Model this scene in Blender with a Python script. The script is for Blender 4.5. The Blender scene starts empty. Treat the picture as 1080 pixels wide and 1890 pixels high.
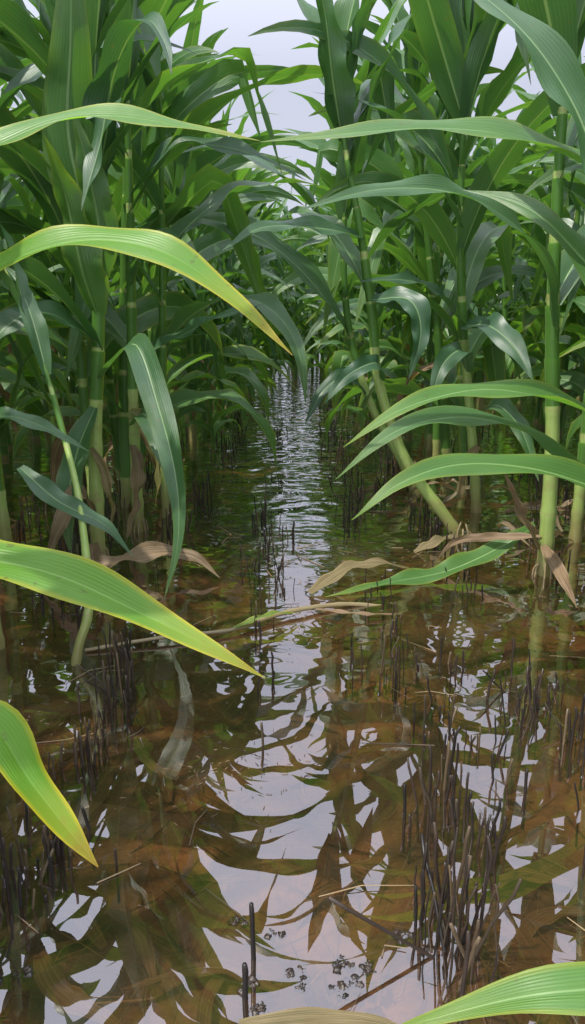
import bpy, math, random
from mathutils import Vector, noise
R = random.Random(7)
scene = bpy.context.scene
scene.view_settings.view_transform='Standard'
try: scene.view_settings.look='None'
except Exception: pass
scene.view_settings.exposure=0

# ------------------------------------------------------------ node helpers
def newmat(name):
    m=bpy.data.materials.new(name); m.use_nodes=True
    nt=m.node_tree; nt.nodes.clear(); return m,nt
def N(nt,t,**k):
    n=nt.nodes.new(t)
    for a,b in k.items(): setattr(n,a,b)
    return n
def M(nt,op,a,b=None,c=None,clamp=False):
    n=nt.nodes.new('ShaderNodeMath'); n.operation=op; n.use_clamp=clamp
    for i,v in enumerate((a,b,c)):
        if v is None: continue
        if isinstance(v,(int,float)): n.inputs[i].default_value=v
        else: nt.links.new(v,n.inputs[i])
    return n.outputs[0]
def MIX(nt,f,a,b,bt='MIX'):
    n=nt.nodes.new('ShaderNodeMix'); n.data_type='RGBA'; n.blend_type=bt
    if isinstance(f,(int,float)): n.inputs[0].default_value=f
    else: nt.links.new(f,n.inputs[0])
    for i,v in ((6,a),(7,b)):
        if isinstance(v,tuple): n.inputs[i].default_value=(*v,1)
        else: nt.links.new(v,n.inputs[i])
    return n.outputs[2]
def MR(nt,v,a,b,c=0.,d=1.):
    n=nt.nodes.new('ShaderNodeMapRange'); nt.links.new(v,n.inputs[0])
    for i,x in enumerate((a,b,c,d)): n.inputs[i+1].default_value=x
    return n.outputs[0]
def NOISE(nt,vec,scale,detail=3,rough=.55):
    n=nt.nodes.new('ShaderNodeTexNoise'); n.inputs['Scale'].default_value=scale
    n.inputs['Detail'].default_value=detail; n.inputs['Roughness'].default_value=rough
    if vec is not None: nt.links.new(vec,n.inputs['Vector'])
    return n.outputs['Fac']

# ------------------------------------------------------------ leaf material
def leaf_material():
    m,nt=newmat('corn_leaf_blade')
    uv=N(nt,'ShaderNodeUVMap',uv_map='UVMap').outputs[0]
    sp=N(nt,'ShaderNodeSeparateXYZ'); nt.links.new(uv,sp.inputs[0]); u,v=sp.outputs[0],sp.outputs[1]
    at=N(nt,'ShaderNodeAttribute',attribute_name='tint')
    sc=N(nt,'ShaderNodeSeparateColor'); nt.links.new(at.outputs['Color'],sc.inputs[0])
    rnd,yel,dry=sc.outputs[0],sc.outputs[1],sc.outputs[2]
    tc=N(nt,'ShaderNodeTexCoord').outputs['Object']
    n1=NOISE(nt,tc,7,3); n2=NOISE(nt,tc,60,2)
    ed=M(nt,'ABSOLUTE',M(nt,'SUBTRACT',u,.5))          # 0 at midrib .5 at edge
    cmb=N(nt,'ShaderNodeCombineXYZ'); nt.links.new(M(nt,'MULTIPLY',u,22),cmb.inputs[0]); nt.links.new(M(nt,'MULTIPLY',v,2),cmb.inputs[1]); nt.links.new(M(nt,'MULTIPLY',rnd,30),cmb.inputs[2])
    streak=NOISE(nt,cmb.outputs[0],1.0,3)
    veinbig=M(nt,'SINE',M(nt,'MULTIPLY',u,88.))
    g=MIX(nt,M(nt,'ADD',M(nt,'MULTIPLY',rnd,.7),M(nt,'MULTIPLY',n1,.35),clamp=True),(.018,.062,.036),(.078,.175,.042))
    g=MIX(nt,MR(nt,streak,.35,.7,0,.45),g,(.032,.098,.036))
    g=MIX(nt,M(nt,'MULTIPLY',MR(nt,veinbig,.0,1,0,1),.13),g,(.12,.24,.10))
    rib=MR(nt,ed,.012,.04,1,0)
    ribf=M(nt,'MULTIPLY',rib,MR(nt,v,0,1,.8,.3))
    g=MIX(nt,ribf,g,(.26,.38,.17))
    yf=M(nt,'ADD',MR(nt,ed,.34,.5,0,1.0),MR(nt,v,.66,1,0,.9))
    yf=M(nt,'MULTIPLY',M(nt,'SUBTRACT',M(nt,'ADD',yf,M(nt,'MULTIPLY',n1,.7)),.6,clamp=True),yel,clamp=True)
    g=MIX(nt,M(nt,'MULTIPLY',yel,.7),g,(.17,.38,.025))
    g=MIX(nt,M(nt,'MULTIPLY',yf,.9),g,(.50,.42,.025))
    tipb=M(nt,'MULTIPLY',M(nt,'MULTIPLY',MR(nt,M(nt,'ADD',v,M(nt,'MULTIPLY',n2,.25)),1.0,1.16),MR(nt,yel,.3,.9)),.8)
    g=MIX(nt,tipb,g,(.30,.16,.04))
    d=MIX(nt,MR(nt,streak,.3,.7),(.08,.048,.028),(.32,.23,.14))
    d=MIX(nt,MR(nt,n1,.5,.72,0,.6),d,(.07,.04,.025))
    g=MIX(nt,dry,g,d)
    spots=MR(nt,n2,.68,.75,0,.5)
    g=MIX(nt,spots,g,(.10,.09,.03))
    pb=N(nt,'ShaderNodeBsdfPrincipled'); nt.links.new(g,pb.inputs['Base Color'])
    nt.links.new(MR(nt,n1,.3,.7,.33,.48),pb.inputs['Roughness'])
    nt.links.new(M(nt,'SUBTRACT',MR(nt,dry,0,1,.65,.15),M(nt,'MULTIPLY',yel,.3),clamp=True),pb.inputs['Specular IOR Level'])
    bp=N(nt,'ShaderNodeBump'); bp.inputs['Strength'].default_value=.5; bp.inputs['Distance'].default_value=.0012
    hh=M(nt,'ADD',M(nt,'MULTIPLY',veinbig,.2),M(nt,'MULTIPLY',streak,.9))
    hh=M(nt,'ADD',hh,M(nt,'MULTIPLY',n1,6.0)); hh=M(nt,'SUBTRACT',hh,M(nt,'MULTIPLY',rib,.8))
    nt.links.new(hh,bp.inputs['Height']); nt.links.new(bp.outputs[0],pb.inputs['Normal'])
    tr=N(nt,'ShaderNodeBsdfTranslucent')
    tcol=MIX(nt,1.0,g,(2.3,2.4,.7),'MULTIPLY')
    nt.links.new(tcol,tr.inputs[0])
    mx=N(nt,'ShaderNodeMixShader'); nt.links.new(M(nt,'ADD',M(nt,'SUBTRACT',M(nt,'ADD',.28,M(nt,'MULTIPLY',yel,.2)),M(nt,'MULTIPLY',dry,.2)),M(nt,'MULTIPLY',rib,-.12)),mx.inputs[0])
    nt.links.new(pb.outputs[0],mx.inputs[1]); nt.links.new(tr.outputs[0],mx.inputs[2])
    o=N(nt,'ShaderNodeOutputMaterial'); nt.links.new(mx.outputs[0],o.inputs[0])
    return m
def stalk_material():
    m,nt=newmat('corn_stalk')
    uv=N(nt,'ShaderNodeUVMap',uv_map='UVMap').outputs[0]
    sp=N(nt,'ShaderNodeSeparateXYZ'); nt.links.new(uv,sp.inputs[0]); u,v=sp.outputs[0],sp.outputs[1]
    at=N(nt,'ShaderNodeAttribute',attribute_name='tint')
    sc=N(nt,'ShaderNodeSeparateColor'); nt.links.new(at.outputs['Color'],sc.inputs[0])
    rnd,yel,dry=sc.outputs[0],sc.outputs[1],sc.outputs[2]
    tc=N(nt,'ShaderNodeTexCoord').outputs['Object']
    n1=NOISE(nt,tc,14,4); 
    cmb=N(nt,'ShaderNodeCombineXYZ'); nt.links.new(M(nt,'MULTIPLY',u,30),cmb.inputs[0]); nt.links.new(M(nt,'MULTIPLY',v,.7),cmb.inputs[1])
    st=NOISE(nt,cmb.outputs[0],1,3)
    g=MIX(nt,st,(.18,.29,.055),(.34,.44,.13))
    fr=M(nt,'FRACT',v)
    node=M(nt,'MAXIMUM',MR(nt,fr,0,.04,1,0),MR(nt,fr,.97,1,0,1))
    g=MIX(nt,M(nt,'MULTIPLY',node,.55),g,(.30,.26,.12))
    g=MIX(nt,MR(nt,n1,.52,.70,0,.6),g,(.20,.16,.06))
    sz=N(nt,'ShaderNodeSeparateXYZ'); nt.links.new(tc,sz.inputs[0])
    foot=MR(nt,M(nt,'ADD',sz.outputs[2],M(nt,'MULTIPLY',n1,.10)),.07,.18,1,0)
    g=MIX(nt,M(nt,'MULTIPLY',foot,.7),g,(.17,.11,.045))
    d=MIX(nt,st,(.13,.085,.045),(.34,.26,.16))
    g=MIX(nt,dry,g,d)
    pb=N(nt,'ShaderNodeBsdfPrincipled'); nt.links.new(g,pb.inputs['Base Color']); pb.inputs['Roughness'].default_value=.42
    bp=N(nt,'ShaderNodeBump'); bp.inputs['Strength'].default_value=.4; bp.inputs['Distance'].default_value=.001
    nt.links.new(st,bp.inputs['Height']); nt.links.new(bp.outputs[0],pb.inputs['Normal'])
    o=N(nt,'ShaderNodeOutputMaterial'); nt.links.new(pb.outputs[0],o.inputs[0]); return m
LEAF=leaf_material(); STALK=stalk_material()

# ------------------------------------------------------------ mesh builder
class Builder:
    def __init__(s): s.v=[]; s.f=[]; s.uv=[]; s.t=[]; s.m=[]
    def grid(s,rows,uvs,tint,mat,wrap=False):
        b=len(s.v); nr=len(rows); nc=len(rows[0])
        for r in rows: s.v.extend(r)
        for i in range(nr-1):
            for j in range(nc-1):
                a=(i,j),(i,j+1),(i+1,j+1),(i+1,j)
                s.f.append([b+p*nc+q for p,q in a])
                s.uv.append([uvs[p][q] for p,q in a]); s.t.append(tint); s.m.append(mat)
    def tube(s,path,rad,tint,vs=None,sides=10,mat=1):
        n=len(path); rows=[];uvs=[]
        S=Vector((1,0,0))
        for i in range(n):
            T=(path[min(i+1,n-1)]-path[max(i-1,0)]).normalized()
            S=(S-T*S.dot(T))
            if S.length<1e-4: S=T.orthogonal()
            S.normalize(); B=T.cross(S); r=rad[i]
            rows.append([path[i]+(S*math.cos(k*2*math.pi/sides)+B*math.sin(k*2*math.pi/sides))*r for k in range(sides+1)])
            vv=vs[i] if vs else i/(n-1)
            uvs.append([(k/sides,vv) for k in range(sides+1)])
        s.grid(rows,uvs,tint,mat)
    def obj(s,name,mats,smooth=True):
        me=bpy.data.meshes.new(name+'_mesh'); me.from_pydata([tuple(x) for x in s.v],[],s.f)
        for mm in mats: me.materials.append(mm)
        U=[];C=[]
        for f,t in zip(s.uv,s.t):
            for q in f: U.extend(q); C.extend((t[0],t[1],t[2],1.))
        me.uv_layers.new(name='UVMap'); me.color_attributes.new('tint','FLOAT_COLOR','CORNER')
        me.uv_layers['UVMap'].data.foreach_set('uv',U); me.color_attributes['tint'].data.foreach_set('color',C)
        me.polygons.foreach_set('material_index',s.m)
        me.polygons.foreach_set('use_smooth',[smooth]*len(s.f)); me.update()
        o=bpy.data.objects.new(name,me); scene.collection.objects.link(o); return o

def catmull(P,n):
    P=[Vector(p) for p in P]
    Q=[P[0]*2-P[1]]+P+[P[-1]*2-P[-2]]
    out=[]
    for i in range(1,len(Q)-2):
        for k in range(8):
            t=k/8; a,b,c,d=Q[i-1],Q[i],Q[i+1],Q[i+2]
            out.append(.5*((2*b)+(c-a)*t+(2*a-5*b+4*c-d)*t*t+(3*b-a-3*c+d)*t**3))
    out.append(P[-1]); return resample(out,n)
def resample(p,n):
    L=[0]
    for i in range(1,len(p)): L.append(L[-1]+(p[i]-p[i-1]).length)
    out=[];j=0
    for k in range(n):
        d=L[-1]*k/(n-1)
        while j<len(p)-2 and L[j+1]<d: j+=1
        s=(d-L[j])/max(1e-9,L[j+1]-L[j]); out.append(p[j].lerp(p[j+1],min(1,s)))
    return out
COLS=(-1,-.62,-.28,-.06,.06,.28,.62,1)
def leaf(B,path,hw,tint,tilt=0.,twist=0.,fold=.28,ruf=.28,blunt=False,n=20,face=False,rr=R):
    p=resample(path,n)
    ch=p[-1]-p[0]; ch2=Vector((ch.x,ch.y,0))
    if ch2.length<.02: ch2=Vector((1,0,0))
    S=ch2.normalized().cross(Vector((0,0,1)))
    if face and S.y>0: S=-S
    ph=[rr.uniform(0,6.28) for _ in range(4)]; f1=rr.uniform(2,4.2); f2=rr.uniform(2,4.2)
    rows=[];uvs=[]
    for i in range(n):
        t=i/(n-1)
        T=(p[min(i+1,n-1)]-p[max(i-1,0)]).normalized()
        S=S-T*S.dot(T); S.normalize()
        Nn=S.cross(T)
        if i==0: sg=1 if Nn.z>=0 else -1
        Nn=Nn*sg
        a=tilt+twist*t
        S2=S*math.cos(a)-Nn*math.sin(a); N2=Nn*math.cos(a)+S*math.sin(a)
        s=max(0,(t-.32)/.68)
        w=hw*min(1,.42+.58*math.sin(min(1,t/.28)*math.pi/2))*(1-s**(4.5 if blunt else 1.75))
        w=max(w,.0006)*(1+.05*math.sin(9*t+ph[2]))
        fo=fold*(1-.65*t)
        row=[]
        for c in COLS:
            rf=ruf*hw*math.sin(6.28*(f1 if c<0 else f2)*t+ph[0 if c<0 else 1])*c*c*math.sin(math.pi*min(1,t*1.05))
            row.append(p[i]+S2*(c*w)+N2*(abs(c)**1.2*w*fo+rf-(.07*w if abs(c)<.1 else 0)))
        rows.append(row); uvs.append([(.5+c*.5,t) for c in COLS])
    B.grid(rows,uvs,tint,0)

def arc(base,az,L,e0,bend,p=1.3,kink=None,azd=0.,n=18):
    out=[Vector(base)]; q=Vector(base)
    for i in range(n):
        t=(i+.5)/n; e=e0-bend*t**p
        if kink and t>kink: e=min(e,-1.25)
        e=max(e,-1.5); a=az+azd*t
        q=q+Vector((math.cos(a)*math.cos(e),math.sin(a)*math.cos(e),math.sin(e)))*(L/n)
        if q.z<.004: q.z=.004
        out.append(q.copy())
    return out

def corn(B,stalk,r0=.017,seed=0,az0=0.,allow=None,first=.22,ngap=.125,Lf=.70,hwf=.048,whorl=True,dry_low=True,straight=.75,ln=20,bushy=False):
    rr=random.Random(seed)
    P=catmull(stalk,64)
    L=[0]
    for i in range(1,64): L.append(L[-1]+(P[i]-P[i-1]).length)
    H=L[-1]
    def at(d):
        d=max(0,min(H,d))
        for j in range(63):
            if L[j+1]>=d: return P[j].lerp(P[j+1],(d-L[j])/(L[j+1]-L[j]))
        return P[-1]
    def rad(d): return r0*(1.06-.78*(d/H)**1.3)
    pts=[];rs=[];vs=[];d=0;first_n=.07
    nodes=[];x=first_n
    while x<H: nodes.append(x); x+=ngap*rr.uniform(.9,1.1)*(1 if x>.15 else .6)
    m=int(H/.018)
    for i in range(m+1):
        d=H*i/m
        k=min(nodes,key=lambda q:abs(q-d)); bump=.14*math.exp(-((d-k)/.010)**2)
        idx=sum(1 for q in nodes if q<=d)
        lo=nodes[idx-1] if idx>0 else 0; hi=nodes[idx] if idx<len(nodes) else H+.1
        pts.append(at(d)); rs.append(rad(d)*(1+bump)); vs.append(idx+(d-lo)/(hi-lo))
    tint=(rr.random(),0,0)
    B.tube(pts,rs,tint,vs,sides=9)
    side=0
    for k,nd in enumerate(nodes):
        if nd<first: continue
        t=nd/H
        side+=1
        az=az0+(math.pi if side%2 else 0)+rr.gauss(0,.45)
        if t>.97: continue
        ct=(rr.random(),0.,0.)
        sh=min(.118,H-nd-.01); col=nd+sh
        q=[at(nd+sh*i/6) for i in range(7)]
        B.tube(q,[rad(nd+sh*i/6)*(1.07+.12*(i/6)**2)+.0005*(i/6) for i in range(7)],(.9,.45,0),[0,.1,.2,.3,.4,.5,.55],sides=9,mat=0)
        if allow and not allow(at(col),az): continue
        base=at(col)
        if t<.25 and dry_low and rr.random()<.6:
            Lx=Lf*rr.uniform(.4,.7)
            leaf(B,arc(base,az,Lx,.3,2.4,.7),hwf*.5,(rr.random(),.4,rr.uniform(.75,1)),tilt=rr.uniform(-.5,.5),twist=rr.uniform(-2,2),ruf=.5,rr=rr,n=14); continue
        up=straight*t
        e0=rr.uniform(.75,1.05)+up*.45
        bend=rr.uniform(1.5,2.5)*(1.15-up)
        if t<.4: bend*=1.15
        Lx=Lf*rr.uniform(.85,1.15)*(.75+.5*math.sin(math.pi*min(1,t*1.15)))
        kink=rr.uniform(.35,.75) if rr.random()<(.35 if t<.6 else .12) else None
        yl=rr.uniform(.3,.8) if t<.3 else (rr.uniform(0,.3))
        leaf(B,arc(base,az,Lx,e0,bend,rr.uniform(1.1,1.7),kink,rr.gauss(0,.35)),hwf*rr.uniform(.85,1.15),(ct[0],yl*.5,0),tilt=rr.gauss(0,.35),twist=rr.gauss(0,.9),rr=rr,n=ln)
    top=at(H)
    if not whorl: return
    for k in range(5):
        az=az0+k*math.pi*.95+rr.gauss(0,.4)
        base=at(H-.06*k)
        if allow and not allow(base+Vector((0,0,.25)),az): continue
        leaf(B,arc(base,az,Lf*rr.uniform(.65,1.0),1.45-rr.uniform(0,.2),rr.uniform(.3,1.3),2.0),hwf*rr.uniform(.7,1.0),(rr.uniform(.4,1),0,0),tilt=rr.gauss(0,.2),twist=rr.gauss(0,.6),fold=.5,rr=rr,n=ln)
def roots(B,base,r,seed):
    rr=random.Random(seed); b=Vector(base)
    for k in range(9):
        a=k*.7+rr.random()*.4; o=Vector((math.cos(a),math.sin(a),0))
        h=rr.uniform(.02,.05)
        B.tube([b+o*r*.7+Vector((0,0,h)),b+o*r*1.5+Vector((0,0,h*.5)),b+o*r*2.1+Vector((0,0,-.06))],[.0028,.0024,.002],(rr.random(),0,.8),None,6)

V=Vector
# ------------------------------------------------------------ field variants
def make_variants(n,seed0,first,hl_,hh_,dry=True,Lf=(.6,.74)):
    out=[]
    for i in range(n):
        B=Builder(); rr=random.Random(seed0+i)
        lx,ly=rr.gauss(0,.06),rr.gauss(0,.04); H=rr.uniform(hl_,hh_)
        corn(B,[(0,0,-.06),(lx*.3,ly*.3,H*.35),(lx,ly,H*.7),(lx*1.3,ly*1.2,H)],r0=rr.uniform(.014,.018),seed=seed0+200+i,first=first,Lf=rr.uniform(*Lf),ln=16,dry_low=dry,ngap=.125 if dry else .10)
        o=B.obj('corn_variant',[LEAF,STALK]); out.append(o.data); bpy.data.objects.remove(o)
    return out
variants=make_variants(14,100,.12,1.2,1.42)
bushy=make_variants(7,700,.03,1.1,1.35,dry=False,Lf=(.55,.65))
field=bpy.data.objects.new('cornfield',None); scene.collection.objects.link(field)
def put(x,y,smin=.9,smax=1.1,pool=None):
    o=bpy.data.objects.new('corn_stand',R.choice(pool or variants)); scene.collection.objects.link(o)
    o.location=(x,y,0); o.rotation_euler=(R.gauss(0,.06),R.gauss(0,.06),(0 if R.random()<.5 else math.pi)+R.gauss(0,.5))
    s=R.uniform(smin,smax); o.scale=(s,s,s*R.uniform(.95,1.06)); o.parent=field
ROW=.70
for sgn,x0 in ((-1,.58),(1,.64)):
    for k in range(5):
        y=2.4+R.random()*.1 if k==0 else -1.2+R.random()*.2
        if k==0 and sgn==1: y=2.75
        while y<11.5:
            put(sgn*(x0+k*ROW-(.10*min(1,max(0,(y-2.6)/2)) if k==0 else 0))+R.gauss(0,.035),y,pool=bushy if (y>3.2 or k>=2) and R.random()<.65 else variants); y+=R.uniform(.18,.26)*(1 if y<8 else 1.3)
# the rows wander inwards and close the view down the lane
for x,y,s in ((-.36,3.4,.5),(.38,3.5,.5),(-.37,3.95,.55),(.36,4.2,.55),(-.38,4.5,.6),(-.36,5.0,.6),(.36,4.9,.6),(-.32,5.6,.65),(.33,5.6,.65),(-.24,6.2,.7),(.26,6.1,.7),(0.03,6.7,.75),(-.2,7.0,.8),(.18,6.9,.75),(.02,7.5,.85),(-.3,8.2,.9),(.3,8.0,.9),(0,8.6,.9)):
    put(x,y,s*.95,s*1.05,bushy)
x=-4
while x<4:
    put(x,9.6+R.gauss(0,.1),pool=bushy); put(x+.12,10.6+R.gauss(0,.1),pool=bushy); put(x+.2,12+R.gauss(0,.1),pool=bushy); x+=.24

# ------------------------------------------------------------ individually placed plants
def hl(B,pts,hw,tilt,tint=(.7,0,0),twist=0,**k):
    leaf(B,catmull(pts,48),hw*1.2,tint,tilt=math.radians(tilt),twist=math.radians(twist),face=True,n=40,**k)
def allow_out(sgn,zmin=1.25):
    def f(p,az):
        if p.z>zmin: return math.cos(az)*sgn>-.6
        return math.cos(az)*sgn>.25
    return f
# left foreground plant
B=Builder(); corn(B,[(-.515,1.90,-.06),(-.50,1.9,.3),(-.472,1.9,.6),(-.455,1.9,.95),(-.45,1.9,1.3)],r0=.0185,seed=11,az0=.4,first=.46,allow=lambda p,az: p.z>.8 or math.cos(az)<-.1)
roots(B,(-.515,1.9,0),.018,1)
hl(B,[(-.477,1.9,.468),(-.418,1.83,.526),(-.354,1.76,.559),(-.297,1.665,.4425),(-.249,1.58,.292),(-.242,1.526,.165),(-.27,1.494,.049)],.026,35,(.25,.05,0),20)
hl(B,[(-.46,1.9,.845),(-.418,1.88,1.07),(-.364,1.824,1.173),(-.299,1.762,1.21),(-.252,1.69,1.145),(-.235,1.65,1.078)],.036,10,(.05,0,0),10,fold=.5)
hl(B,[(-.46,1.9,.9),(-.415,1.86,1.03),(-.405,1.81,1.05),(-.418,1.79,.98),(-.452,1.735,.84)],.038,50,(.2,0,0))
hl(B,[(-.46,1.89,.78),(-.50,1.86,1.0),(-.47,1.82,1.2),(-.44,1.78,1.4)],.05,0,(.9,.1,0),fold=.5)
hl(B,[(-.47,1.89,.62),(-.485,1.84,.72),(-.5,1.80,.88),(-.52,1.74,.99)],.04,0,(1,.2,0),fold=.5)
hl(B,[(-.465,1.89,.70),(-.44,1.84,.80),(-.45,1.80,.95),(-.47,1.78,1.05)],.034,0,(.8,.1,0),fold=.5)
hl(B,[(-.48,1.89,.56),(-.56,1.80,.63),(-.64,1.74,.60),(-.72,1.70,.48)],.03,30,(.4,0,0))
hl(B,[(-.49,1.88,.40),(-.53,1.84,.30),(-.555,1.80,.16),(-.55,1.79,.04)],.028,10,(.1,.1,0),30)
hl(B,[(-.515,1.87,.05),(-.48,1.76,.03),(-.36,1.78,.055),(-.25,1.78,.05),(-.175,1.72,.012)],.022,20,(.6,0,.95),60,ruf=.5)
hl(B,[(-.50,1.88,.1),(-.53,1.82,.2),(-.57,1.76,.12),(-.60,1.7,.02)],.018,20,(.6,0,.9),60,ruf=.5)
hl(B,[(-.505,1.88,.3),(-.47,1.86,.24),(-.455,1.85,.14),(-.46,1.84,.05)],.010,20,(.3,.5,.85),120,ruf=.6)
B.obj('corn_plant',[LEAF,STALK])
# second left plants
B=Builder(); corn(B,[(-.455,2.15,-.06),(-.45,2.15,.4),(-.43,2.15,.9),(-.42,2.15,1.35)],r0=.016,seed=12,az0=-.3,first=.36,allow=lambda p,az: p.z>.8 or math.sin(az)>-.3)
roots(B,(-.455,2.15,0),.016,2)
hl(B,[(-.44,2.15,.5),(-.3,2.05,.566),(-.195,1.98,.615),(-.06,1.95,.65)],.024,35,(.3,0,0))
hl(B,[(-.42,2.15,.93),(-.3,2.08,1.03),(-.19,2.07,1.03),(-.08,2.05,1.0),(.034,2.04,.944)],.03,30,(.1,0,0))
hl(B,[(-.45,2.13,.32),(-.40,2.05,.36),(-.33,1.97,.25),(-.28,1.92,.12)],.026,30,(.2,.1,0))
hl(B,[(-.43,2.13,.70),(-.38,2.06,.80),(-.30,2.02,.78),(-.24,2.0,.66)],.03,40,(.5,0,0))
hl(B,[(-.455,2.13,.26),(-.43,2.06,.20),(-.44,2.02,.10),(-.46,1.99,.01)],.018,30,(.2,.1,.9),50,ruf=.5)
hl(B,[(-.455,2.13,.36),(-.40,2.08,.34),(-.37,2.05,.22),(-.38,2.03,.10)],.014,30,(.5,.6,.7),80,ruf=.5)
B.obj('corn_plant',[LEAF,STALK])
B=Builder(); corn(B,[(-.40,2.3,-.06),(-.39,2.3,.4),(-.37,2.3,.9),(-.36,2.3,1.25)],r0=.013,seed=16,az0=.3,first=.3,Lf=.55,allow=lambda p,az:p.z<.95 or math.cos(az)<.2)
B.obj('corn_plant',[LEAF,STALK])
B=Builder(); corn(B,[(-.62,2.3,-.06),(-.63,2.3,.5),(-.62,2.3,1.3)],r0=.015,seed=13,az0=.3,first=.2)
B.obj('corn_plant',[LEAF,STALK])
B=Builder(); corn(B,[(-.78,1.98,-.06),(-.80,1.98,.5),(-.82,1.98,1.4)],r0=.016,seed=14,az0=1.1,first=.15,allow=lambda p,az: p.z>.7 or math.cos(az)<.6)
B.obj('corn_plant',[LEAF,STALK])
# thin tilting plant rooted in front on the left
B=Builder(); corn(B,[(-.414,1.28,-.06),(-.40,1.30,.03),(-.386,1.34,.1),(-.418,1.445,.246),(-.46,1.53,.36),(-.53,1.62,.55),(-.60,1.66,.72)],r0=.0085,seed=15,az0=2.6,first=.5,Lf=.45,hwf=.025,allow=lambda p,az: math.cos(az)<0)
hl(B,[(-.55,1.5,.33),(-.46,1.45,.272),(-.375,1.44,.23),(-.315,1.42,.169)],.018,30,(.3,0,0))
B.obj('corn_plant',[LEAF,STALK])
# right foreground plant
B=Builder(); corn(B,[(.626,1.777,-.06),(.618,1.777,.3),(.59,1.777,.62),(.575,1.777,.95),(.57,1.777,1.35)],r0=.0185,seed=21,az0=.5,first=.45,allow=lambda p,az: p.z>.95 or math.cos(az)>.2)
roots(B,(.626,1.777,0),.018,3)
hl(B,[(.585,1.75,.60),(.535,1.68,.72),(.429,1.60,.809),(.304,1.528,.85),(.154,1.454,.846),(.009,1.39,.803)],.03,28,(.6,0,0),15)
hl(B,[(.60,1.8,.12),(.535,1.83,.06),(.385,1.755,.02),(.23,1.69,.012),(.074,1.616,.004)],.024,5,(.5,.25,0),ruf=.35)
hl(B,[(.61,1.76,.08),(.62,1.66,.05),(.625,1.55,.005)],.013,15,(.6,0,1),40,ruf=.4)
hl(B,[(.61,1.77,.06),(.56,1.74,.14),(.487,1.71,.276)],.014,40,(.9,0,1),60,ruf=.4)
hl(B,[(.61,1.77,.1),(.50,1.83,.08),(.42,1.86,.06),(.36,1.85,.0)],.010,15,(.6,0,1),90,ruf=.4)
B.obj('corn_plant',[LEAF,STALK])
# leaning right plant
B=Builder(); corn(B,[(.50,2.09,-.03),(.43,2.095,.07),(.36,2.10,.16),(.297,2.10,.267),(.235,2.11,.45),(.215,2.12,.62),(.179,2.12,.83),(.13,2.14,1.07),(.12,2.15,1.2)],r0=.0165,seed=22,az0=.2,first=.6,Lf=.55,hwf=.042,allow=lambda p,az:(p.z>.9 and math.cos(az)>-.3) or math.sin(az)>.4)
roots(B,(.49,2.09,0),.016,4)
hl(B,[(.18,2.12,.82),(.08,2.01,.83),(-.064,1.91,.825),(-.163,1.85,.767)],.026,35,(.3,0,0))
hl(B,[(.13,2.14,1.05),(.10,2.08,1.18),(.08,2.05,1.3),(.05,2.03,1.42)],.035,0,(.5,0,0),fold=.5)
hl(B,[(.21,2.1,.66),(.30,2.03,.66),(.33,2.0,.58),(.30,1.98,.46)],.026,40,(.1,0,0))
hl(B,[(.24,2.1,.45),(.22,2.02,.5),(.14,1.97,.47),(.08,1.94,.40)],.022,40,(.1,0,0))
B.obj('corn_plant',[LEAF,STALK])
B=Builder(); corn(B,[(.46,2.6,-.06),(.38,2.6,.12),(.279,2.6,.29),(.20,2.61,.52),(.17,2.62,.75),(.17,2.62,1.15)],r0=.015,seed=23,az0=-.2,first=.45,allow=lambda p,az:p.z<1. or math.cos(az)>-.2)
hl(B,[(.25,2.58,.35),(.18,2.5,.42),(.10,2.45,.38),(.04,2.4,.28)],.024,40,(.1,0,0))
B.obj('corn_plant',[LEAF,STALK])
B=Builder(); corn(B,[(.60,2.36,-.06),(.57,2.36,.2),(.515,2.36,.586),(.49,2.36,.89),(.48,2.36,1.35)],r0=.0155,seed=24,az0=.1,first=.5,allow=lambda p,az: p.z>.75)
hl(B,[(.515,2.34,.586),(.40,2.24,.686),(.293,2.14,.712),(.17,2.06,.704)],.026,35,(.2,0,0))
hl(B,[(.515,2.34,.586),(.553,2.2,.59),(.60,2.1,.536),(.636,2.02,.45)],.034,30,(.1,0,0))
hl(B,[(.48,2.3,.86),(.31,2.09,1.05),(.19,2.1,1.13),(.0475,2.11,1.16)],.03,30,(.4,0,0))
hl(B,[(.53,2.34,.45),(.49,2.24,.52),(.42,2.16,.48),(.38,2.12,.36)],.028,30,(.15,0,0))
hl(B,[(.56,2.34,.28),(.60,2.26,.36),(.66,2.18,.30),(.70,2.1,.16)],.026,30,(.2,.1,0))
hl(B,[(.58,2.34,.22),(.54,2.30,.18),(.52,2.28,.10),(.50,2.26,.01)],.014,30,(.2,.4,.85),80,ruf=.5)
B.obj('corn_plant',[LEAF,STALK])
B=Builder(); corn(B,[(.80,2.05,-.06),(.80,2.05,.5),(.79,2.05,1.35)],r0=.016,seed=25,az0=1.2,first=.2,allow=lambda p,az: p.z>.8 or math.cos(az)>-.5)
B.obj('corn_plant',[LEAF,STALK])

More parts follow.
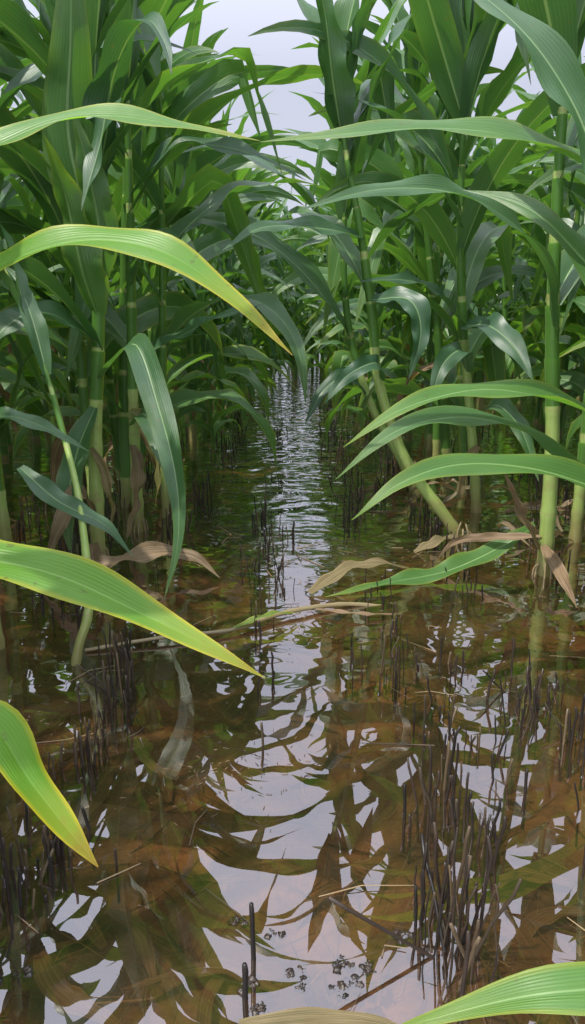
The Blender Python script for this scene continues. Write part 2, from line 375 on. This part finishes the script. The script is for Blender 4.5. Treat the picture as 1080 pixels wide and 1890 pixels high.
# plants standing beside the photographer
def side_plant(x,y,seed,leaves,H=1.15,zmin=1.0):
    B=Builder(); sg=1 if x>0 else -1
    corn(B,[(x,y,-.06),(x+sg*.02,y,.5),(x+sg*.06,y,H)],r0=.018,seed=seed,az0=0 if seed%2 else .5,first=.3,allow=allow_out(sg,zmin),Lf=.6)
    for a in leaves: hl(B,*a[0],**a[1])
    B.obj('corn_plant',[LEAF,STALK])
def A(*a,**k): return (a,k)
side_plant(-.56,1.08,31,[
 A([(-.56,1.08,.58),(-.48,1.06,.65),(-.386,1.05,.70),(-.273,1.04,.73),(-.164,1.01,.714),(-.074,.977,.656),(0,.937,.589)],.030,32,(1,.85,0),10,fold=.2,ruf=.15),
 A([(-.56,1.1,.76),(-.48,1.13,.83),(-.405,1.149,.865),(-.33,1.156,.894),(-.247,1.158,.901),(-.157,1.15,.887),(-.045,1.14,.865)],.028,28,(.8,.6,0),10,fold=.2,ruf=.15)])
side_plant(-.58,1.36,32,[A([(-.58,1.34,.42),(-.5,1.3,.463),(-.43,1.29,.448),(-.348,1.28,.405)],.014,30,(.5,0,0))])
side_plant(-.56,.80,33,[A([(-.56,.85,.33),(-.44,.83,.37),(-.328,.804,.372),(-.252,.79,.358),(-.17,.763,.3305),(-.097,.735,.305),(-.028,.707,.278)],.029,22,(.7,.8,0),8,fold=.25,ruf=.2)])
side_plant(-.52,.56,34,[A([(-.52,.6,.2),(-.40,.64,.29),(-.30,.645,.275),(-.246,.618,.219),(-.21,.598,.184),(-.177,.58,.155)],.018,30,(.6,.9,0),10,blunt=True,ruf=.6)])
side_plant(.62,1.25,41,[
 A([(.62,1.25,.72),(.53,1.25,.80),(.444,1.249,.855),(.331,1.238,.89),(.232,1.23,.90),(.126,1.207,.892),(-.046,1.17,.869)],.031,28,(.9,.2,0),10,ruf=.15),
 A([(.62,1.28,.37),(.58,1.3,.43),(.511,1.299,.47),(.421,1.286,.499),(.304,1.259,.514),(.171,1.2,.488),(.079,1.155,.436)],.027,28,(.9,.25,0),10),
 A([(.61,1.25,.28),(.55,1.23,.33),(.491,1.216,.361),(.383,1.196,.395),(.265,1.177,.405),(.167,1.14,.383),(.09,1.105,.333)],.027,28,(.8,.2,0),10)])
side_plant(.63,1.42,42,[
 A([(.62,1.38,.25),(.57,1.36,.30),(.509,1.34,.357),(.424,1.339,.426),(.302,1.317,.46),(.174,1.27,.442),(.071,1.219,.37)],.026,25,(.6,.1,0),10)])
side_plant(.58,1.02,43,[
 A([(.58,1.05,.5),(.52,1.18,.63),(.463,1.262,.7155),(.401,1.30,.784),(.348,1.342,.817),(.288,1.378,.834)],.036,25,(.7,.1,0)),
 A([(.57,1.05,.66),(.50,1.13,.75),(.44,1.17,.84),(.40,1.2,.93),(.339,1.22,1.014),(.267,1.262,1.088),(.2,1.3,1.14)],.036,20,(.5,0,0),20)])
side_plant(.56,.46,44,[A([(.55,.46,.12),(.4,.43,.20),(.204,.40,.214),(.157,.40,.208),(.11,.395,.200),(.055,.39,.185)],.022,12,(.9,.3,0))],H=.9)
side_plant(.62,.75,45,[],H=1.0)

# ------------------------------------------------------------ bed / ground
def axis(n,span,p=3):
    return [math.copysign(abs(t)**p,t)*span for t in [(-1+2*i/n) for i in range(n+1)]]
xs=axis(220,80,3.2); ys=[1.2+y for y in axis(260,90,3.2)]
def bedz(x,y):
    return -.062+.03*noise.noise(V((x*2.2,y*2.2,.3)))+.018*noise.noise(V((x*7,y*7,1.3)))+.006*noise.noise(V((x*25,y*25,4)))+(.01*math.cos((x+.31)*2*math.pi/.255) if abs(x)<3 else 0)
B=Builder(); B.grid([[V((x,y,bedz(x,y))) for x in xs] for y in ys],[[(0,0)]*len(xs)]*len(ys),(0,0,0),0)
m,nt=newmat('flooded_mud'); tc=N(nt,'ShaderNodeTexCoord').outputs['Object']
a=NOISE(nt,tc,2.2,4,.6); b=NOISE(nt,tc,16,6,.7); c=NOISE(nt,tc,90,3,.6)
g=MIX(nt,MR(nt,a,.38,.62),(.055,.034,.020),(.40,.225,.10))
g=MIX(nt,MR(nt,b,.42,.62,0,.75),g,(.045,.029,.018))
g=MIX(nt,MR(nt,c,.5,.7,0,.4),g,(.26,.18,.10))
pb=N(nt,'ShaderNodeBsdfPrincipled'); nt.links.new(g,pb.inputs['Base Color']); pb.inputs['Roughness'].default_value=.8
bp=N(nt,'ShaderNodeBump'); bp.inputs['Distance'].default_value=.01; nt.links.new(M(nt,'ADD',b,M(nt,'MULTIPLY',c,.3)),bp.inputs['Height']); nt.links.new(bp.outputs[0],pb.inputs['Normal'])
o=N(nt,'ShaderNodeOutputMaterial'); nt.links.new(pb.outputs[0],o.inputs[0])
B.obj('ground',[m])

# ------------------------------------------------------------ water
m,nt=newmat('flood_water'); tc=N(nt,'ShaderNodeTexCoord').outputs['Object']
sp=N(nt,'ShaderNodeSeparateXYZ'); nt.links.new(tc,sp.inputs[0])
mp=N(nt,'ShaderNodeMapping'); mp.inputs['Scale'].default_value=(1,1.5,1); nt.links.new(tc,mp.inputs[0])
w1=NOISE(nt,mp.outputs[0],4.5,1,.5); w2=NOISE(nt,mp.outputs[0],12,1,.5)
lane=MR(nt,M(nt,'ABSOLUTE',M(nt,'SUBTRACT',sp.outputs[0],.03)),.08,.38,1,.06)
f1=MR(nt,sp.outputs[1],.9,1.9,.005,.32); f2=M(nt,'MULTIPLY',MR(nt,sp.outputs[1],1.7,3.6,0,6.0),lane); far=M(nt,'ADD',f1,f2)
h=M(nt,'ADD',M(nt,'MULTIPLY',w1,.8),M(nt,'MULTIPLY',w2,.5)); h=M(nt,'MULTIPLY',h,far)
bp=N(nt,'ShaderNodeBump'); bp.inputs['Strength'].default_value=1; bp.inputs['Distance'].default_value=.009; nt.links.new(h,bp.inputs['Height'])
fr=N(nt,'ShaderNodeFresnel'); fr.inputs[0].default_value=1.40; nt.links.new(bp.outputs[0],fr.inputs['Normal'])
fac=M(nt,'ADD',M(nt,'MULTIPLY',fr.outputs[0],2.1),.08,clamp=True)
gl=N(nt,'ShaderNodeBsdfGlossy'); gl.inputs['Roughness'].default_value=.0; gl.inputs['Color'].default_value=(1,1,1,1); nt.links.new(bp.outputs[0],gl.inputs['Normal'])
tr=N(nt,'ShaderNodeBsdfTransparent'); tr.inputs[0].default_value=(.66,.55,.42,1)
df=N(nt,'ShaderNodeBsdfDiffuse'); tn=NOISE(nt,tc,3,3)
nt.links.new(MIX(nt,tn,(.035,.023,.014),(.13,.08,.045)),df.inputs[0])
m1=N(nt,'ShaderNodeMixShader'); m1.inputs[0].default_value=.20; nt.links.new(tr.outputs[0],m1.inputs[1]); nt.links.new(df.outputs[0],m1.inputs[2])
m2=N(nt,'ShaderNodeMixShader'); nt.links.new(fac,m2.inputs[0]); nt.links.new(m1.outputs[0],m2.inputs[1]); nt.links.new(gl.outputs[0],m2.inputs[2])
o=N(nt,'ShaderNodeOutputMaterial'); nt.links.new(m2.outputs[0],o.inputs[0])
B=Builder(); B.grid([[V((x,y,0)) for x in (-80,0,80)] for y in (-80,0,90)],[[(0,0)]*3]*3,(0,0,0),0); B.obj('water',[m])

# ------------------------------------------------------------ stubble
m,nt=newmat('old_stubble'); tc=N(nt,'ShaderNodeTexCoord').outputs['Object']
at=N(nt,'ShaderNodeAttribute',attribute_name='tint'); sc=N(nt,'ShaderNodeSeparateColor'); nt.links.new(at.outputs['Color'],sc.inputs[0])
n1=NOISE(nt,tc,40,3)
g=MIX(nt,M(nt,'MULTIPLY',sc.outputs[0],n1),(.010,.008,.007),(.07,.042,.026)); g=MIX(nt,sc.outputs[1],g,(.26,.18,.09))
pb=N(nt,'ShaderNodeBsdfPrincipled'); nt.links.new(g,pb.inputs['Base Color']); pb.inputs['Roughness'].default_value=.45
o=N(nt,'ShaderNodeOutputMaterial'); nt.links.new(pb.outputs[0],o.inputs[0]); STUB=m
def stick(B,x,y,h,r,tint,lean=.12,rr=R):
    a=rr.uniform(0,6.28); l=abs(rr.gauss(0,lean))*h; k=rr.gauss(0,.02)*h; k2=rr.gauss(0,.02)*h
    dx,dy=math.cos(a)*l,math.sin(a)*l
    B.tube([V((x-dx*.3,y-dy*.3,-.06)),V((x,y,0)),V((x+dx*.5+k,y+dy*.5,h*.5)),V((x+dx*.8-k2,y+dy*.8,h*.8)),V((x+dx,y+dy,h)),V((x+dx,y+dy,h+.0005))],[r*1.15,r,r*.95,r*1.05,r*.85,.0002],tint,None,6,0)
B=Builder()
rr=random.Random(5)
def tuft(x,y,n,hm,spread=.025):
    for i in range(n):
        stick(B,x+rr.gauss(0,spread*.8),y+rr.gauss(0,spread*1.4),max(.006,abs(rr.gauss(hm,hm*.45))),rr.uniform(.0009,.0025),(rr.random(),rr.choice((0,0,0,0,.15,.3)),0),.15 if rr.random()<.9 else .7,rr)
for rx in (-.31,-.055,.2,.42,-.56,.68,.93,-.81):
    y=.75 if rx in(-.31,.2,.42) else 1.5
    while y<5:
        dens=noise.noise(V((rx*5,y*1.8,2)))
        if dens>(-.15 if rx!=-.055 else .1):
            tuft(rx+rr.gauss(0,.02),y,rr.randint(2,6) if y<1.8 else 6,.026 if y<1.8 else (.045 if rx!=-.055 else .03),.03)
        y+=rr.uniform(.05,.12)*(1 if y<3 else 1.6)
for x,y,n,h in ((.165,.64,17,.07),(.19,.66,14,.065),(.17,.70,12,.06),(.21,.88,12,.06),(.18,.86,8,.05),(.235,.8,9,.045),(-.30,.77,18,.045),(-.33,.70,24,.045),(-.35,.64,20,.04),(-.30,.58,16,.035),
                (-.31,1.0,16,.045),(-.30,1.15,20,.05),(-.32,1.3,16,.05),(.195,1.24,10,.045),(.37,1.1,12,.045),(.40,1.15,12,.045),(.42,1.02,10,.045),(-.06,1.45,4,.04),(-.09,1.8,6,.045),(-.05,1.2,3,.03),(-.10,2.2,8,.05),
                (.26,1.05,10,.03),(.3,.95,8,.03),(.12,1.3,6,.03),(.3,1.3,8,.035),(-.48,1.6,16,.05),(-.6,1.9,16,.06),(-.35,2.1,14,.06),(-.3,2.5,16,.06),(.4,2.3,14,.05),(.3,2.6,14,.05),(.7,2.1,14,.06),(-.7,2.3,18,.07)):
    tuft(x,y,n,h,.024)
stick(B,-.040,.63,.068,.0026,(.1,0,0),.1); stick(B,-.046,.585,.045,.003,(.1,0,0),.1); stick(B,-.045,1.02,.04,.002,(.3,.2,0),.05)
B.obj('rice_stubble',[STUB])

# ------------------------------------------------------------ straw litter, clods, fallen stalk, dry leaves
B=Builder(); rr=random.Random(9)
for i in range(2800):
    x=rr.uniform(-.75,.8); y=rr.uniform(.45,2.6); a=rr.uniform(0,3.14); L=rr.uniform(.02,.12); 
    z=bedz(x,y)+.005 if rr.random()<.95 else .001
    dx,dy=math.cos(a)*L/2,math.sin(a)*L/2; r=rr.uniform(.0004,.0012); k=rr.gauss(0,.008)
    B.tube([V((x-dx,y-dy,z)),V((x+k,y-k,z+.004*rr.random())),V((x+dx,y+dy,z+.002))],[r,r,r*.6],(rr.random(),rr.choice((.1,.3,.6,1)),0),None,5,0)
# scum and chaff floating in small drifts
for i in range(900):
    cx,cy=rr.choice(((-.45,1.05),(-.15,1.4),(.05,1.5),(.35,1.25),(-.55,1.7),(.5,1.6),(-.1,.95),(.15,1.9)))
    x=rr.gauss(cx,.09); y=rr.gauss(cy,.06); a=rr.uniform(0,3.14); L=rr.uniform(.002,.010)
    dx,dy=math.cos(a)*L/2,math.sin(a)*L/2
    B.tube([V((x-dx,y-dy,.0008)),V((x+dx,y+dy,.001))],[.0005,.0004],(rr.random(),rr.choice((0,.3,.8)),0),None,4,0)
B.obj('straw_litter',[STUB])
B=Builder(); rr=random.Random(19)
for i in range(30):
    x=rr.uniform(-.35,.4); y=rr.uniform(.55,1.5); z=bedz(x,y)+.008; a=rr.uniform(0,6.28)
    P=[V((x,y,z)),V((x+.07*math.cos(a),y+.07*math.sin(a),z+.008)),V((x+.16*math.cos(a+.3),y+.16*math.sin(a+.3),z))]
    leaf(B,catmull(P,14),rr.uniform(.005,.014),(rr.random(),0,1),ruf=.3,rr=rr)
for i in range(26):
    sx=rr.choice((-1,1)); x=sx*rr.uniform(.38,.9); y=rr.uniform(1.9,3.4); a=rr.uniform(0,6.28); L=rr.uniform(.12,.25)
    P=[V((x,y,.002)),V((x+L*.5*math.cos(a),y+L*.5*math.sin(a),rr.uniform(.01,.06))),V((x+L*math.cos(a+.4),y+L*math.sin(a+.4),.0))]
    leaf(B,catmull(P,14),rr.uniform(.008,.018),(rr.random(),0,rr.uniform(.8,1)),tilt=rr.uniform(-.5,.5),twist=rr.uniform(-2,2),ruf=.5,rr=rr)
for P,hw in (([(-.05,.555,.002),(.03,.555,.010),(.08,.55,.010),(.12,.54,.002)],.008),
             ([(.04,1.64,.004),(.13,1.72,.035),(.21,1.75,.04),(.3,1.77,.015)],.018),
             ([(-.30,1.62,.0),(-.36,1.55,.02),(-.42,1.5,.01)],.014),
             ([(.33,1.95,.0),(.42,1.98,.03),(.5,1.98,.02)],.016)):
    leaf(B,catmull(P,20),hw,(.7,.3,.85),tilt=.3,ruf=.4,face=True)
B.obj('dry_corn_leaf',[LEAF,STALK])
B=Builder()
P=catmull([(-.40,1.34,.004),(-.25,1.385,.012),(-.12,1.424,.010),(-.04,1.49,.012),(.03,1.53,.012),(.12,1.568,.006),(.2,1.58,-.005)],40)
B.tube(P,[.0035+.0012*math.sin(i*.9)**8+(.0015 if i>18 else 0) for i in range(40)],(.8,0,.7),[i/6 for i in range(40)],8,0)
leaf(B,catmull([(.05,1.53,.01),(.14,1.50,.012),(.24,1.52,.003)],16),.008,(.6,0,1)); leaf(B,catmull([(-.12,1.424,.012),(-.04,1.46,.03),(.02,1.50,.012)],16),.010,(.7,.8,.4))
B.m=[0 if i<39*8 else 1 for i in range(len(B.m))]
B.obj('fallen_corn_stalk',[STALK,LEAF])
# mud clods
B=Builder(); rr=random.Random(3)
def clod(x,y,r,z=0):
    rows=[];n=9
    for i in range(n):
        th=math.pi*i/(n-1); row=[]
        for j in range(13):
            p=V((math.sin(th)*math.cos(j*math.pi/6),math.sin(th)*math.sin(j*math.pi/6),math.cos(th)*.7))
            row.append(V((x,y,z))+p*r*(1+.9*noise.noise(p*1.8+V((x*90,y*90,0)))))
        rows.append(row)
    B.grid(rows,[[(0,0)]*13]*n,(rr.random(),0,0),0)
for x,y in ((-.045,.60),(.0,.615),(.01,.60),(.05,.625),(.06,.605),(.045,.595),(-.03,.57),(.075,.62),(-.02,.66),(-.06,.68),(-.30,.60),(-.27,.61),(-.33,.62),(-.4,1.02),(.12,.66)):
    for k in range(12): clod(x+rr.gauss(0,.005),y+rr.gauss(0,.004),rr.uniform(.0015,.005),rr.uniform(-.0035,-.0005))
B.obj('mud_clods',[STUB])

# ------------------------------------------------------------ light, sky, camera
sd=V((-.40,-.22,.89)).normalized()
sl=bpy.data.lights.new('sun','SUN'); sl.energy=5.0; sl.angle=math.radians(.6); sl.color=(1,.95,.86)
so=bpy.data.objects.new('sun',sl); so.rotation_euler=sd.to_track_quat('Z','Y').to_euler(); scene.collection.objects.link(so)
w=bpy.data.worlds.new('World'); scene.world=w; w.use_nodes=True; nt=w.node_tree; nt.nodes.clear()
sky=N(nt,'ShaderNodeTexSky',sky_type='NISHITA'); sky.sun_disc=False; sky.sun_elevation=math.asin(sd.z); sky.sun_rotation=math.atan2(sd.x,sd.y); sky.dust_density=3; sky.air_density=1.2
b1=N(nt,'ShaderNodeBackground'); b1.inputs[1].default_value=.10; nt.links.new(sky.outputs[0],b1.inputs[0])
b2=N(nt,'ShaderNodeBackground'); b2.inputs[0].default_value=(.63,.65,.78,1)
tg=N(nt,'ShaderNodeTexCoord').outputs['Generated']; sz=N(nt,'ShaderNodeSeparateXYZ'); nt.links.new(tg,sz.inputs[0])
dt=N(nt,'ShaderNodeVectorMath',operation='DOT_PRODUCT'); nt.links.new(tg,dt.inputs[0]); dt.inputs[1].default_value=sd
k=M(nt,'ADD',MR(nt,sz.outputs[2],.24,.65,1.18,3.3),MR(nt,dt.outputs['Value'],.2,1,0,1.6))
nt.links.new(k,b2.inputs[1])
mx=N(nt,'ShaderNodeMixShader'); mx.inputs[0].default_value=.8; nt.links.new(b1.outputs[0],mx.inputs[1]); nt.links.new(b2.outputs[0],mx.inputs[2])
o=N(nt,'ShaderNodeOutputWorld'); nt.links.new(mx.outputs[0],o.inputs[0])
cam=bpy.data.cameras.new('camera'); cam.sensor_fit='VERTICAL'; cam.sensor_height=24; cam.lens=17.78; cam.clip_start=.02; cam.clip_end=500
co=bpy.data.objects.new('camera',cam); co.location=(0,0,.65); co.rotation_euler=(math.radians(90-15.4),0,0); scene.collection.objects.link(co); scene.camera=co
